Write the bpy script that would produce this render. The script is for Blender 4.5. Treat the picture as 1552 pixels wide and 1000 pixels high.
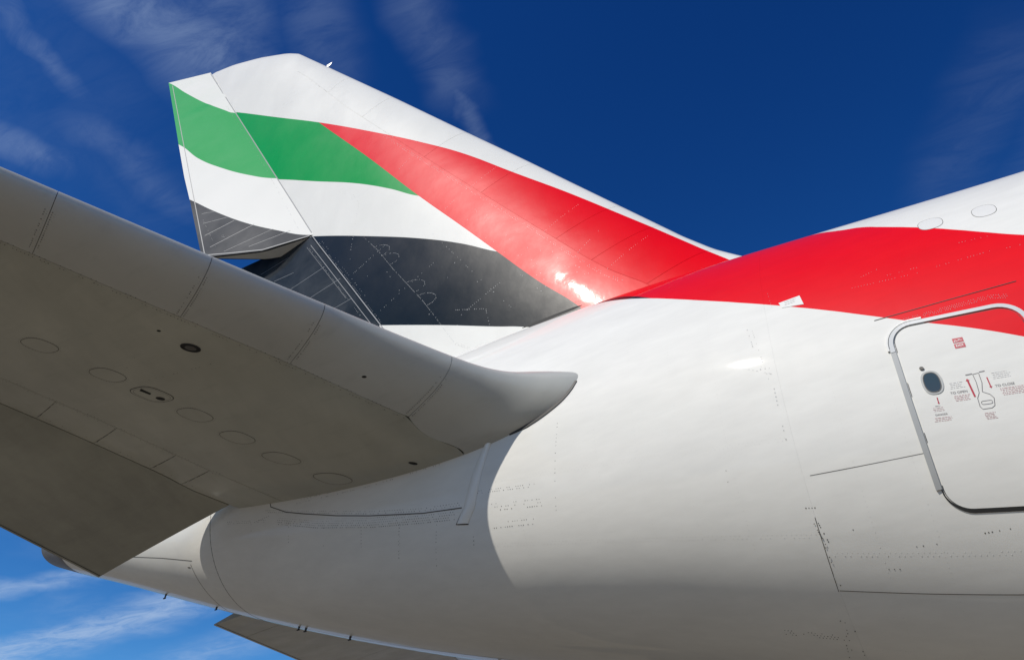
import bpy, bmesh, math, random
from mathutils import Matrix, Vector
random.seed(4)
R = math.radians
for o in list(bpy.data.objects): bpy.data.objects.remove(o)
sc = bpy.context.scene; col = sc.collection

# ---------------------------------------------------------------- camera
cd = bpy.data.cameras.new('camera'); cam = bpy.data.objects.new('camera', cd); col.objects.link(cam)
cd.sensor_width = 36; cd.lens = 31.3687; cd.clip_start = .1; cd.clip_end = 20000
cr, cu, cb = (.876896, .480282, -.019552), (.298259, -.511761, .805694), (.376954, -.712341, -.592009)
cam.matrix_world = Matrix(((cr[0], cu[0], cb[0], 0), (cr[1], cu[1], cb[1], -11.3129), (cr[2], cu[2], cb[2], 1.9), (0, 0, 0, 1)))
sc.camera = cam

# ---------------------------------------------------------------- sun, sky, exposure
SUN_AZ, SUN_EL = R(-113), R(43)
sd = Vector((math.cos(SUN_AZ)*math.cos(SUN_EL), math.sin(SUN_AZ)*math.cos(SUN_EL), math.sin(SUN_EL)))
sl = bpy.data.lights.new('sun', 'SUN'); sl.energy = 3.85; sl.angle = R(.53); sl.color = (1, .94, .85)
so = bpy.data.objects.new('sun', sl); col.objects.link(so)
so.location = (0, 0, 60); so.rotation_euler = sd.to_track_quat('Z', 'Y').to_euler()
sc.view_settings.view_transform = 'Standard'; sc.view_settings.look = 'None'
sc.view_settings.exposure = .08; sc.view_settings.gamma = 1; sc.view_settings.use_curve_mapping = False
sc.cycles.max_bounces = 8

class NT:
    """small helper for writing node trees"""
    def __init__(s, nt): s.nt = nt
    def n(s, t, **kw):
        nd = s.nt.nodes.new(t)
        for k, v in kw.items(): setattr(nd, k, v)
        return nd
    def put(s, sock, v):
        if isinstance(v, bpy.types.NodeSocket): s.nt.links.new(v, sock)
        elif v is not None:
            if hasattr(sock.default_value, '__len__') and not hasattr(v, '__len__'): v = (v,)*len(sock.default_value)
            if hasattr(v, '__len__') and len(v) == 3 and len(sock.default_value) == 4: v = (*v, 1)
            sock.default_value = v
    def m(s, op, a, b=None, c=None, clamp=False):
        nd = s.n('ShaderNodeMath', operation=op, use_clamp=clamp)
        for i, v in enumerate((a, b, c)):
            if v is not None: s.put(nd.inputs[i], v)
        return nd.outputs[0]
    def mix(s, f, a, b, typ='MIX'):
        nd = s.n('ShaderNodeMix', data_type='RGBA', blend_type=typ)
        s.put(nd.inputs[0], f); s.put(nd.inputs[6], a); s.put(nd.inputs[7], b); return nd.outputs[2]
    def rng(s, v, a, b, c=0., d=1., smooth=False):
        nd = s.n('ShaderNodeMapRange'); nd.interpolation_type = 'SMOOTHSTEP' if smooth else 'LINEAR'
        for i, q in enumerate((v, a, b, c, d)): s.put(nd.inputs[i], q)
        return nd.outputs[0]
    def noise(s, vec, scale, detail=3, rough=.5, dist=0., sc3=None):
        if sc3:
            mp = s.n('ShaderNodeMapping'); s.put(mp.inputs[0], vec); mp.inputs['Scale'].default_value = sc3; vec = mp.outputs[0]
        nd = s.n('ShaderNodeTexNoise'); s.put(nd.inputs['Vector'], vec); nd.inputs['Scale'].default_value = scale
        nd.inputs['Detail'].default_value = detail; nd.inputs['Roughness'].default_value = rough; nd.inputs['Distortion'].default_value = dist
        return nd.outputs[0]
    def curve(s, x, pts):
        """y = g(x) through a list of measured points, in real units"""
        pts = sorted(pts); x0, x1 = pts[0][0], pts[-1][0]; ys = [p[1] for p in pts]; y0, y1 = min(ys)-.5, max(ys)+.5
        nd = s.n('ShaderNodeFloatCurve'); cm = nd.mapping; cv = cm.curves[0]
        q = [((a-x0)/(x1-x0), (b-y0)/(y1-y0)) for a, b in pts]
        cv.points[0].location = q[0]; cv.points[1].location = q[-1]
        for a in q[1:-1]: cv.points.new(*a)
        cm.extend = 'HORIZONTAL'; cm.use_clip = True; cm.update()
        s.put(nd.inputs['Value'], s.rng(x, x0, x1)); return s.m('MULTIPLY_ADD', nd.outputs[0], y1-y0, y0)

w = bpy.data.worlds.new('World'); sc.world = w; w.use_nodes = True; w.node_tree.nodes.clear(); T = NT(w.node_tree)
sky = T.n('ShaderNodeTexSky', sky_type='NISHITA', sun_disc=False, sun_elevation=SUN_EL, sun_rotation=R(90)-SUN_AZ, altitude=200, air_density=1., dust_density=.1, ozone_density=2.5)
tc = T.n('ShaderNodeTexCoord'); sp = T.n('ShaderNodeSeparateXYZ'); T.put(sp.inputs[0], tc.outputs['Generated'])
dx, dy, dz = sp.outputs
zc = T.m('MAXIMUM', dz, .03); cu_, cv_ = T.m('DIVIDE', dx, zc), T.m('DIVIDE', dy, zc)      # where the view ray meets the cirrus layer
cb_ = T.n('ShaderNodeCombineXYZ'); T.put(cb_.inputs[0], cu_); T.put(cb_.inputs[1], cv_); uv = cb_.outputs[0]
def streak(u0, v0, u1, v1, wd, amt, flare=.35):
    """one drift of cirrus lying from (u0, v0) to (u1, v1) on the cloud layer"""
    L = math.hypot(u1-u0, v1-v0); ax, ay = (u1-u0)/L, (v1-v0)/L
    du, dv = T.m('SUBTRACT', cu_, u0), T.m('SUBTRACT', cv_, v0)
    nz = T.m('MULTIPLY', T.m('SUBTRACT', T.noise(uv, 3.2/wd*.12, 3), .5), wd*2.2)
    a = T.m('DIVIDE', T.m('ADD', T.m('MULTIPLY', du, ax), T.m('MULTIPLY', dv, ay)), L)
    b = T.m('ABSOLUTE', T.m('ADD', T.m('ADD', T.m('MULTIPLY', du, -ay), T.m('MULTIPLY', dv, ax)), nz))
    fa = T.m('MULTIPLY', T.rng(a, -flare, .12, 0, 1, True), T.rng(a, .8, 1+flare, 1, 0, True))
    return T.m('MULTIPLY', T.m('MULTIPLY', fa, T.rng(b, 0, wd, 1, 0, True)), amt)
acc = None
STREAKS = [(-.70, .33, -.735, .50, .11, .26), (-.60, .30, -.66, .46, .09, .14), (-.40, .50, -.43, .68, .06, .11), (-.435, .68, -.455, .80, .022, .15), (-.50, .40, -.56, .56, .08, .10),
    (-.86, .27, -.885, .41, .03, .16), (-1.06, .40, -1.02, .50, .06, .2), (-.93, .46, -.93, .66, .09, .10), (.27, 1.0, .12, 1.28, .12, .05), (.36, 1.1, .22, 1.5, .16, .05),
    (-2.75, 1.55, -2.2, 1.68, .10, .42, .5), (-3.4, 2.1, -2.1, 1.93, .18, .62), (-3.0, 2.5, -1.9, 2.25, .2, .30)]
for a in STREAKS:
    k = streak(*a); acc = k if acc is None else T.m('MAXIMUM', acc, k)
rot = T.n('ShaderNodeMapping'); T.put(rot.inputs[0], uv); rot.inputs['Rotation'].default_value = (0, 0, R(-62)); rot.inputs['Scale'].default_value = (1.5, 4.2, 1)
fib = T.noise(rot.outputs[0], 3.4, 12, .70, 1.1)
wide = T.noise(uv, .9, 4, .55, .4)
elsew = T.m('MULTIPLY', T.rng(wide, .56, .8, 0, 1, True), .16)      # thin cirrus over the rest of the sky
elsew = T.m('MULTIPLY', elsew, T.rng(T.m('ADD', T.m('MULTIPLY', cu_, -1), T.m('MULTIPLY', cv_, -.3)), -.05, .5, 0, 1, True))
cl = T.m('MULTIPLY', T.m('MAXIMUM', acc, elsew), T.rng(fib, .25, .72, .25, 1.1, True), clamp=True)
# deepen the clear sky to the saturated blue of high sun and dry air
rw = T.n('ShaderNodeSeparateXYZ'); T.put(rw.inputs[0], T.mix(1., sky.outputs[0], (.1, .1, .1), 'MULTIPLY'))
cc_ = T.n('ShaderNodeCombineXYZ')
for i, (g_, k_) in enumerate(((3.1, 17.), (2.17, 4.1), (1.7, 2.29))): T.put(cc_.inputs[i], T.m('MINIMUM', T.m('MULTIPLY', T.m('POWER', rw.outputs[i], g_), k_), (.30, .42, .64)[i]))
hs = cc_.outputs[0]
skyc = T.mix(cl, hs, (.42, .54, .73))
low = T.rng(dz, -.02, .02, 0, 1)
skyc = T.mix(low, (.13, .12, .10), skyc)
bg = T.n('ShaderNodeBackground'); T.put(bg.inputs[0], T.mix(1., skyc, (10, 10, 10), 'MULTIPLY')); bg.inputs[1].default_value = .1
ow = T.n('ShaderNodeOutputWorld'); w.node_tree.links.new(bg.outputs[0], ow.inputs[0])

# ---------------------------------------------------------------- surfaces of the airliner (metres; x forward, y to port, z up)
import numpy as np
def spline(k, v):
    k = np.array(k, float); v = np.array(v, float); n = len(k); h = np.diff(k)
    A = np.eye(n); b = np.zeros(n)
    for i in range(1, n-1):
        A[i, i-1] = h[i-1]; A[i, i] = 2*(h[i-1]+h[i]); A[i, i+1] = h[i]
        b[i] = 3*((v[i+1]-v[i])/h[i]-(v[i]-v[i-1])/h[i-1])
    c = np.linalg.solve(A, b)
    def f(x):
        x = np.asarray(x, float); i = np.clip(np.searchsorted(k, x)-1, 0, n-2); d = x-k[i]
        bb = (v[i+1]-v[i])/h[i]-h[i]*(2*c[i]+c[i+1])/3; dd = (c[i+1]-c[i])/(3*h[i])
        return v[i]+bb*d+c[i]*d*d+dd*d**3
    return f
KX = [-18,-15,-12,-9,-6,-3,0,3,7,12,18,24]
FW = spline(KX, [.40,.87,1.34,1.80,2.24,2.64,2.95,3.18,3.42,3.55,3.57,3.57])
FT = spline(KX, [9.87,10.15,10.39,10.57,10.65,10.61,10.41,10.25,10.3,10.42,10.45,10.45])
FB = spline(KX, [9.51,8.49,7.39,6.39,5.57,4.84,3.97,3.24,2.76,2.45,2.40,2.40])
def FN(x): return np.interp(x, [-18,-12,-8,-5,-2,2,24], [2.16,2.14,2.30,2.39,2.34,2.28,2.25])   # squareness of the lower lobe
FC = spline(KX, [9.67,9.21,8.75,8.27,7.77,7.26,6.75,6.30,6.0,5.9,5.88,5.88])
def fus(x, t, off=0.0):
    """point on the fuselage skin; t in degrees, -90 keel, 0 starboard flank, 90 crown, beyond 90 port side"""
    x, t = np.broadcast_arrays(np.asarray(x, float), np.radians(np.asarray(t, float)))
    w, zt, zb, zc = FW(x), FT(x), FB(x), FC(x); c, s = np.cos(t), np.sin(t)
    r = np.where(s >= 0, zt-zc, zc-zb); n = np.where(s >= 0, 2., FN(x)); a = np.clip(np.abs(s), 0, .999999)
    y = np.sign(c)*(1-a**n)**(1/n)
    p = np.stack([x, -w*y, zc+r*s], -1)
    if np.any(np.asarray(off) != 0):
        g = np.stack([np.zeros_like(x), -np.sign(c)*np.abs(y)**(n-1)/w, np.sign(s)*a**(n-1)/r], -1); g /= np.linalg.norm(g, axis=-1, keepdims=True)
        p = p+g*np.asarray(off, float)[..., None]
    return p
SKC = np.array([[0.0439, 11.5982], [0.1783, 1.8763], [0.1298, 2.2885], [-0.0421, -9.0052], [0.4888, 2.7653], [-1.2363, -76.5681], [0.4468, -9.3841], [-1.2038, -55.4053], [-0.0596, -4.0079], [0.1457, 14.8911]])
def skin(x, t, off=0.0):
    """the same skin in the surveyed coordinates that the small details below are listed in"""
    x, t = np.broadcast_arrays(np.asarray(x, float), np.asarray(t, float)); a = np.minimum(t, 0)/60; b = np.clip(x, -14, 1.6)/14
    q = np.stack([a, a**2, a**3, b*a, b*a*a, b*b*a, b*b*a*a, b**3*a, a**4, b*a**3], -1) @ SKC
    return fus(x+q[..., 0], t+q[..., 1], off)
def naca(x, t):
    x = np.clip(x, 0, 1)
    return 5*t*(.2969*np.sqrt(x)-.126*x-.3516*x**2+.2843*x**3-.1036*x**4)
# tailplane (written for starboard, y < 0; a = |y|)
TLY = [1.0,2.30,2.46,2.52,2.60,2.70,2.84,3.05,3.40,3.83,5.0,8.03,15.0]
TLX = [-3.40,-3.44,-3.58,-3.84,-4.13,-4.37,-4.60,-4.82,-5.07,-5.35,-6.08,-7.93,-12.20]
HIN = (-9.62, .412)      # hinge line x = HIN0 - HIN1*a
TEL = (-12.70, .235)     # elevator trailing edge
def twist(a): a = np.clip((np.asarray(a)-2.6)/1.9, 0, 1); return a*a*(3-2*a)
def tlx(a): a = np.asarray(a, float); return sum(np.interp(a+d, TLY, TLX) for d in (-.13, -.08, -.04, 0, .04, .08, .13))/7-.47*twist(a)
def spar_c(a): return .1765+.115*np.clip((3.1-np.asarray(a))/.8, 0, 1)
def thx(a): return HIN[0]-HIN[1]*np.asarray(a)
def zmid(x, a): return 8.2+.085*(-(x+3.7))+np.tan(np.radians(6))*(a-2.4)
def tpl(c, a, low=True, off=0.0, side=-1):
    """tailplane skin; c = 0 nose .. 1 elevator hinge, a = distance from the centreline"""
    c, a = np.broadcast_arrays(np.asarray(c, float), np.asarray(a, float))
    a = a-(.30-.045*np.clip(a-4.5, -1, 5))*twist(a)*(1-c)
    xl, xh = tlx(a), thx(a); C = (xl-xh)/.72; x = xl+(xh-xl)*c
    y = naca(.72*c, np.where(low, .150, .070))*C+off
    z = zmid(x, a)+np.where(low, -y, y)-.07*np.exp(-c*4)+.33*twist(a)*(1-c)
    return np.stack([x, side*a, z], -1)
EDEF = np.radians(21)
def elev(c, a, low=True, off=0.0, side=-1, d0=EDEF, cs=1.):
    """elevator, hinge c = 0 .. trailing edge c = 1, drooped by EDEF"""
    c, a = np.broadcast_arrays(np.asarray(c, float), np.asarray(a, float))
    xh = thx(a); ch = (xh-(TEL[0]-TEL[1]*a) if cs == 1 else cs*(xh+12.66+.38*a))/np.cos(EDEF); C = (tlx(a)-xh)/.72
    tl, tu = naca(.72, .150)*C, naca(.72, .085)*C
    h = np.where(low, -(tl+off), tu+off)*(1-c)+np.where(low, -.012, .012)
    d = ch*c
    x = xh+.010-d*np.cos(d0)+h*np.sin(d0)*c; z = zmid(xh, a)-d*np.sin(d0)+h*(1-(1-np.cos(d0))*c)
    return np.stack([x, side*a, z], -1)
# fin: c = 0 leading edge .. 1 rudder hinge, z height
FLZ = [9.6,10.6,10.95,11.2,11.47,11.96,12.7,13.79,15.37,17.21,19.46,21.58,23.30,23.60,23.91,24.45,24.87,25.05]
FLX = [-.9,-1.2,-1.5,-1.83,-2.16,-2.63,-3.26,-4.19,-5.53,-7.12,-9.05,-10.90,-12.40,-12.66,-13.08,-14.17,-15.30,-16.1]
def flx(z): return np.interp(z, FLZ, FLX)
HB, HT = np.array([-10.98, 15.69]), np.array([-16.25, 24.80])     # hinge line through these (x, z)
def fhx(z): z = np.asarray(z, float); return HB[0]+(z-HB[1])*(HT[0]-HB[0])/(HT[1]-HB[1])+.075*np.clip(15.5-z, 0, 9)
def flin(z): return -9.05+(np.asarray(z)-19.46)*(-12.40+2.63)/(23.30-11.96)   # straight leading edge, for the thickness
def fin(c, z, side=-1, off=0.0):
    c, z = np.broadcast_arrays(np.asarray(c, float), np.asarray(z, float))
    xl, xh = flx(z), fhx(z); x = xl+(xh-xl)*c
    C = (flin(z)-xh)/.70
    y = naca(.70*np.clip(c, 0, 1), .098)*C*(1+.05*np.clip(14.6-z, 0, 4.6))
    y = np.where(z > 23.3, y*np.sqrt(np.clip((25.06-z)/1.76, .02, 1)), y)+off
    return np.stack([x, side*y, z], -1)
RDEF = np.radians(19)
def rudder(s, v, side=-1, off=0.0, defl=RDEF):
    """s metres up the hinge line from the split, v metres aft of it; side -1 faces starboard"""
    s, v = np.broadcast_arrays(np.asarray(s, float), np.asarray(v, float))
    d = HT-HB; L = np.linalg.norm(d); ax = np.array([d[0]/L, 0, d[1]/L]); aft = np.array([-ax[2], 0, ax[0]])
    z = HB[1]+s*ax[2]; C = (flin(z)-fhx(z))/.70; th = naca(.70, .098)*C
    th = np.where(z > 23.3, th*.8, th)
    w = np.interp(s, RTS, RTV); y = side*(th*(1-np.clip(v/w, 0, 1))+.015+off)
    cd, sd = np.cos(defl), np.sin(defl)
    o = np.stack([HB[0]+s*ax[0]+.075*np.clip(15.5-z, 0, 9)-.004, 0*s, z], -1)
    return o+aft*((v*cd-y*sd*0)[..., None])+np.array([0, 1, 0])*((-v*sd+y*cd)[..., None])+aft*((y*sd)[..., None])
RTS = [-9, 0.65, 1.5, 4, 5.4, 7.2, 11.5]
RTV = [3.4, 2.58, 2.46, 2.19, 2.06, 1.84, 1.29]

# ---------------------------------------------------------------- livery outlines measured on the skin
RED_TOP = [(-0.225, 47.1), (-0.033, 44.76), (0.245, 39.48), (0.622, 33.39), (0.961, 28.26), (1.274, 24.0), (1.424, 22.26)]
RED_BOT = [(-3.47, 48.39), (-2.876, 39.63), (-2.226, 31.11), (-1.627, 24.72), (-1.095, 19.74), (-0.553, 14.88), (-0.124, 11.07), (0.271, 7.8), (0.564, 5.64), (0.838, 3.45), (1.025, 1.83)]
FIN_T = [(-14.722, 22.17), (-12.818, 20.74), (-11.169, 19.525), (-9.507, 18.238), (-7.967, 17.002), (-6.937, 16.122), (-5.703, 14.9), (-4.621, 13.84), (-3.661, 12.846), (-2.803, 11.949), (-2.114, 11.174)]
FIN_D = [(-11.165, 19.497), (-9.397, 17.232), (-7.921, 15.266), (-6.836, 13.883), (-6.025, 12.832), (-5.168, 11.73), (-4.579, 11.053)]
FIN_GB = [(-12.409, 18.215), (-10.987, 17.351), (-9.71, 16.588), (-8.732, 15.904), (-7.921, 15.266)]
FIN_BT = [(-10.808, 15.554), (-9.18, 14.749), (-7.779, 13.998), (-6.828, 13.413), (-6.025, 12.832)]
FIN_BB = [(-8.682, 12.232), (-7.107, 11.573), (-5.985, 11.084), (-5.662, 10.955)]
RUD_T = [(0.952, 10.181), (0.628, 8.99), (0.247, 7.87), (0.096, 7.468)]
RUD_GB = [(1.764, 7.076), (1.524, 5.968), (1.043, 4.71), (0.543, 3.713), (0.183, 3.133)]
RUD_BT = [(2.085, 3.917), (1.802, 3.152), (1.236, 1.85), (0.658, 0.814), (0.175, 0.064)]

# ---------------------------------------------------------------- materials
def new_mat(name):
    m = bpy.data.materials.new(name); m.use_nodes = True; nt = m.node_tree; nt.nodes.clear(); return m, NT(nt)
def finish(m, N, colr, rough, coat=0., metal=0., bump=None, spec=.5, coat_r=.04):
    b = N.n('ShaderNodeBsdfPrincipled'); N.put(b.inputs['Base Color'], colr); N.put(b.inputs['Roughness'], rough)
    b.inputs['Metallic'].default_value = metal; N.put(b.inputs['Coat Weight'], coat); b.inputs['Coat Roughness'].default_value = coat_r
    b.inputs['Specular IOR Level'].default_value = spec
    if bump is not None: N.put(b.inputs['Normal'], bump); N.put(b.inputs['Coat Normal'], bump)
    o = N.n('ShaderNodeOutputMaterial'); m.node_tree.links.new(b.outputs[0], o.inputs[0]); return m
def wave(N, vec, strength=.12, scale=1.1, dist=.02):
    """the slight waviness of riveted and bonded skins, seen only in reflections"""
    h = N.m('ADD', N.noise(vec, scale, 2), N.m('ADD', N.m('MULTIPLY', N.noise(vec, scale*5, 2), .14), N.m('MULTIPLY', N.noise(vec, scale*22, 3, .6), .022)))
    b = N.n('ShaderNodeBump'); b.inputs['Strength'].default_value = strength; b.inputs['Distance'].default_value = dist; N.put(b.inputs['Height'], h); return b.outputs[0]
def obj_vec(N): return N.n('ShaderNodeTexCoord').outputs['Object']
def grime(N, vec, amt, sc3=(1, 1, 1), scale=1.5):
    return N.rng(N.noise(vec, scale, 6, .6, .3, sc3), .35, .75, 1-amt, 1.)
WHITE, RED, GREEN = (.745, .738, .695), (.74, .001, .003), (.0, .30, .048)
INK = (.002, .004, .007)
def simple(name, c, rough=.4, coat=0., metal=0., gr=.12, scale=2.):
    m, N = new_mat(name); v = obj_vec(N); return finish(m, N, N.mix(1., c, grime(N, v, gr, scale=scale), 'MULTIPLY'), rough, coat, metal)
M = {}
def uv_xy(N):
    a = N.n('ShaderNodeUVMap', uv_map='surf'); s = N.n('ShaderNodeSeparateXYZ'); N.put(s.inputs[0], a.outputs[0]); return s.outputs[0], s.outputs[1]
def above(N, a, b): return N.m('GREATER_THAN', a, b)
def both(N, a, b): return N.m('MULTIPLY', a, b)

m, N = new_mat('fuselage_paint'); x, t = uv_xy(N); v = obj_vec(N)
t = N.m('SUBTRACT', 90., N.m('ABSOLUTE', N.m('SUBTRACT', t, 90.)))       # both flanks alike
ft = N.curve(x, [(-2.2, 98), (-1.5, 84), (-.9, 65), (-.5, 53.5)]+RED_TOP+[(2.2, 14), (4, 0), (7, -12), (11, -20)])
fb = N.curve(x, [(-6.2, 97), (-5.0, 78), (-4.2, 60.5)]+RED_BOT+[(1.6, -3), (2.6, -12), (4, -24), (7, -42), (11, -60)])
red = both(N, above(N, t, fb), above(N, ft, t))
red = both(N, red, N.m('LESS_THAN', x, 10.))
ink = both(N, both(N, above(N, t, fb), above(N, N.m('ADD', fb, N.rng(x, -3.6, -2.75, 5.5, 0.)), t)), N.m('LESS_THAN', x, -2.75))
dirt = N.m('MULTIPLY', grime(N, v, .08, (.3, 1, 1.4), 1.3), N.rng(N.noise(v, 9, 4, .6, 0, (.25, 1, 1)), .3, .7, .945, 1.))
c = N.mix(red, WHITE, RED); c = N.mix(ink, c, INK)
c = N.mix(1., c, dirt, 'MULTIPLY')
M['fus'] = finish(m, N, c, N.rng(N.noise(v, 3, 4), .3, .7, .42, .5), .45, bump=wave(N, v, .16, .9), coat_r=.03, spec=.09)

m, N = new_mat('fin_paint'); x, z = uv_xy(N); v = obj_vec(N)
T_ = N.curve(x, [(-17, 23.8)]+FIN_T+[(-1.2, 10.1)]); D_ = N.curve(x, [(-17, 27.0), (-13, 21.9)]+FIN_D+[(-4.2, 10.55), (-1.2, 6.8)])
GB = N.curve(x, [(-17, 20.4), (-14, 19.1)]+FIN_GB+[(-6, 14.2), (-1, 11.5)]); BT = N.curve(x, [(-14, 16.9), (-11.6, 15.9)]+FIN_BT+[(-5, 12.2), (-1, 10.4)])
BB = N.curve(x, [(-14, 14.4)]+FIN_BB+[(-4.6, 10.45), (-1, 9.2)])
c = N.mix(above(N, z, BB), WHITE, INK); c = N.mix(above(N, z, BT), c, WHITE); c = N.mix(above(N, z, GB), c, GREEN)
c = N.mix(above(N, z, D_), c, RED); c = N.mix(above(N, z, T_), c, WHITE)
spk = N.rng(N.noise(v, 26, 4, .7), .70, .76, 0, .30)
spk = both(N, spk, N.rng(N.noise(v, .8, 3), .42, .62))
c = N.mix(spk, c, (.6, .6, .6))
c = N.mix(1., c, grime(N, v, .06, (1, 1, .5)), 'MULTIPLY')
M['fin'] = finish(m, N, c, N.rng(N.noise(v, .7, 5, .6), .35, .65, .27, .36), .34, bump=wave(N, v, .24, 1.0, .03), coat_r=.036, spec=.08)

m, N = new_mat('rudder_paint'); s_, vv = uv_xy(N); v = obj_vec(N)
GT = N.curve(vv, [(-.3, 7.1)]+RUD_T+[(1.3, 11.6), (2.6, 14)]); GB = N.curve(vv, [(-.3, 2.6)]+RUD_GB+[(2.6, 9.2)]); BT = N.curve(vv, [(-.3, -.35)]+RUD_BT+[(2.6, 5.2)])
slate = (.007, .011, .016)
c = N.mix(above(N, s_, BT), slate, WHITE); c = N.mix(above(N, s_, GB), c, (.0, .33, .065)); c = N.mix(above(N, s_, GT), c, WHITE)
dust = both(N, N.rng(N.noise(v, 1.3, 6, .62, .6, (1, 1, 1)), .38, .70, .0, .055), N.m('SUBTRACT', 1., above(N, s_, BT)))
c = N.mix(dust, c, (.45, .46, .47))
mott = N.rng(N.noise(v, 1.0, 4, .6, .5), .35, .7, .0, .07)
c = N.mix(both(N, mott, above(N, s_, GB)), c, (.10, .43, .18))
M['rud'] = finish(m, N, c, N.rng(N.noise(v, .9, 5), .3, .7, .36, .5), .3, bump=wave(N, v, .2, .8, .03), coat_r=.08, spec=.05)

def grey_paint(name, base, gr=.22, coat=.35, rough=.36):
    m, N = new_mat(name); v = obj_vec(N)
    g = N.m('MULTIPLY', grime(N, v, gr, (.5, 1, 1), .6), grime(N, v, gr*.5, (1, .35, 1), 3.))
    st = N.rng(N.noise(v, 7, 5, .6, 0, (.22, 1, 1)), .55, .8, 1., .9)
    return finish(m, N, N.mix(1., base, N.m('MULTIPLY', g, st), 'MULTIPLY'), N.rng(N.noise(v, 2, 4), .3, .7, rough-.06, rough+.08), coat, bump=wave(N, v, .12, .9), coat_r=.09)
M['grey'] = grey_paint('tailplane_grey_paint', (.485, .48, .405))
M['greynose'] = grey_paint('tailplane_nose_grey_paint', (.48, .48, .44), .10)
M['greyelev'] = grey_paint('elevator_grey_paint', (.42, .415, .35), .30)
M['joint'] = simple('joint_sealant', (.10, .095, .085), .6)
M['core'] = simple('tailplane_joint_sealant', (.15, .145, .13), .7)
M['jointlt'] = simple('pale_sealant', (.42, .42, .41), .5)
M['rubber'] = simple('black_rubber', (.012, .012, .012), .55)
M['rivet'] = simple('rivet_head', (.11, .105, .095), .5)
M['rivetlt'] = simple('worn_rivet_head', (.34, .36, .38), .45)
M['scuff'] = simple('scuffed_edge', (.14, .155, .175), .5)
M['metal'] = simple('bare_titanium', (.16, .14, .12), .5, 0, .6, .3)
M['alu'] = simple('door_trim_metal', (.62, .63, .62), .28, .4, 0.)
M['reveal'] = simple('door_reveal_grey', (.40, .41, .40), .4, .2)
M['white'] = simple('white_paint', WHITE, .3, .5, gr=.04)
M['inner'] = simple('rudder_rib_primer', (.33, .32, .29), .55)
M['glass'] = simple('window_glass', (.035, .05, .065), .06, 1.)
M['sign'] = simple('crimson_sign', (.42, .004, .03), .4)
M['ink'] = simple('printed_ink', (.16, .15, .16), .5)
M['redink'] = simple('faint_red_print', (.55, .36, .36), .5)
M['greyink'] = simple('faint_grey_print', (.54, .53, .53), .5)
M['softrivet'] = simple('painted_rivet', (.655, .645, .61), .5)
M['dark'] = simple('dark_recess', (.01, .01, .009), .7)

# ---------------------------------------------------------------- mesh helpers
root = bpy.data.objects.new('airliner', None); col.objects.link(root)
root['label'] = 'white airliner tail with red green and black fin stripes seen from below'; root['category'] = 'airliner'
def link(name, verts, faces, mat, parent, uvs=None, smooth=True, kind=None, label=None):
    me = bpy.data.meshes.new(name); me.from_pydata([tuple(map(float, p)) for p in verts], [], faces)
    if uvs is not None:
        lay = me.uv_layers.new(name='surf'); vi = np.zeros(len(me.loops), int); me.loops.foreach_get('vertex_index', vi)
        lay.data.foreach_set('uv', np.asarray(uvs, float)[vi].ravel())
    me.materials.append(M[mat]); me.update()
    if smooth: me.shade_smooth()
    o = bpy.data.objects.new(name, me); col.objects.link(o); o.parent = parent
    if kind: o['kind'] = kind
    if label: o['label'] = label
    return o
def recalc(o):
    bm = bmesh.new(); bm.from_mesh(o.data); bmesh.ops.recalc_face_normals(bm, faces=bm.faces); bm.to_mesh(o.data); bm.free(); return o
def gridfaces(nu, nv, base=0, wrap=False):
    F = []
    for i in range(nu-1):
        for j in range(nv-1 if not wrap else nv):
            k = (j+1) % nv; F.append((base+i*nv+j, base+i*nv+k, base+(i+1)*nv+k, base+(i+1)*nv+j))
    return F
def sheet(name, F, U, V, mat, parent, off=0., depth=.012, uvfn=None, smooth=True, **kw):
    """a skin panel: surface F(u, v, off) over arrays U, V (2-D), with edges turned down by depth"""
    P = F(U, V, off); nu, nv = U.shape; verts = list(P.reshape(-1, 3)); faces = gridfaces(nu, nv)
    uv = (uvfn or (lambda u, v, p: np.stack([u, v], -1)))(U, V, P).reshape(-1, 2); uvs = list(uv)
    if depth:
        ring = [(0, j) for j in range(nv)]+[(i, nv-1) for i in range(1, nu)]+[(nu-1, j) for j in range(nv-2, -1, -1)]+[(i, 0) for i in range(nu-2, 0, -1)]
        Q = F(U, V, off-depth); b = len(verts); n = len(ring)
        for i, j in ring: verts.append(P[i, j]); uvs.append(uv.reshape(nu, nv, 2)[i, j])
        for i, j in ring: verts.append(Q[i, j]); uvs.append(uv.reshape(nu, nv, 2)[i, j])
        faces += [(b+k, b+n+k, b+n+(k+1) % n, b+(k+1) % n) for k in range(n)]
    return recalc(link(name, verts, faces, mat, parent, uvs, smooth, **kw))
def quad(c00, c10, c11, c01, nu, nv):
    a, b = np.linspace(0, 1, nu)[:, None], np.linspace(0, 1, nv)[None]
    f = lambda k: c00[k]*(1-a)*(1-b)+c10[k]*a*(1-b)+c11[k]*a*b+c01[k]*(1-a)*b
    return f(0), f(1)
def dense(pts, n=8, closed=False):
    pts = [np.array(p, float) for p in pts]
    if closed: pts = pts+[pts[0]]
    out = []
    for a, b in zip(pts[:-1], pts[1:]):
        for k in range(n): out.append(a+(b-a)*k/n)
    if not closed: out.append(pts[-1])
    return np.array(out)
def frame(F, P, closed=False):
    A = F(P[:, 0], P[:, 1], 0.); Bn = F(P[:, 0], P[:, 1], .01)-A; Bn /= np.linalg.norm(Bn, axis=1)[:, None]
    if closed: Tn = np.roll(A, -1, 0)-np.roll(A, 1, 0)
    else: Tn = np.gradient(A, axis=0)
    Tn /= np.linalg.norm(Tn, axis=1)[:, None]+1e-9
    Sd = np.cross(Bn, Tn); Sd /= np.linalg.norm(Sd, axis=1)[:, None]+1e-9
    return A, Bn, Sd
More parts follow.
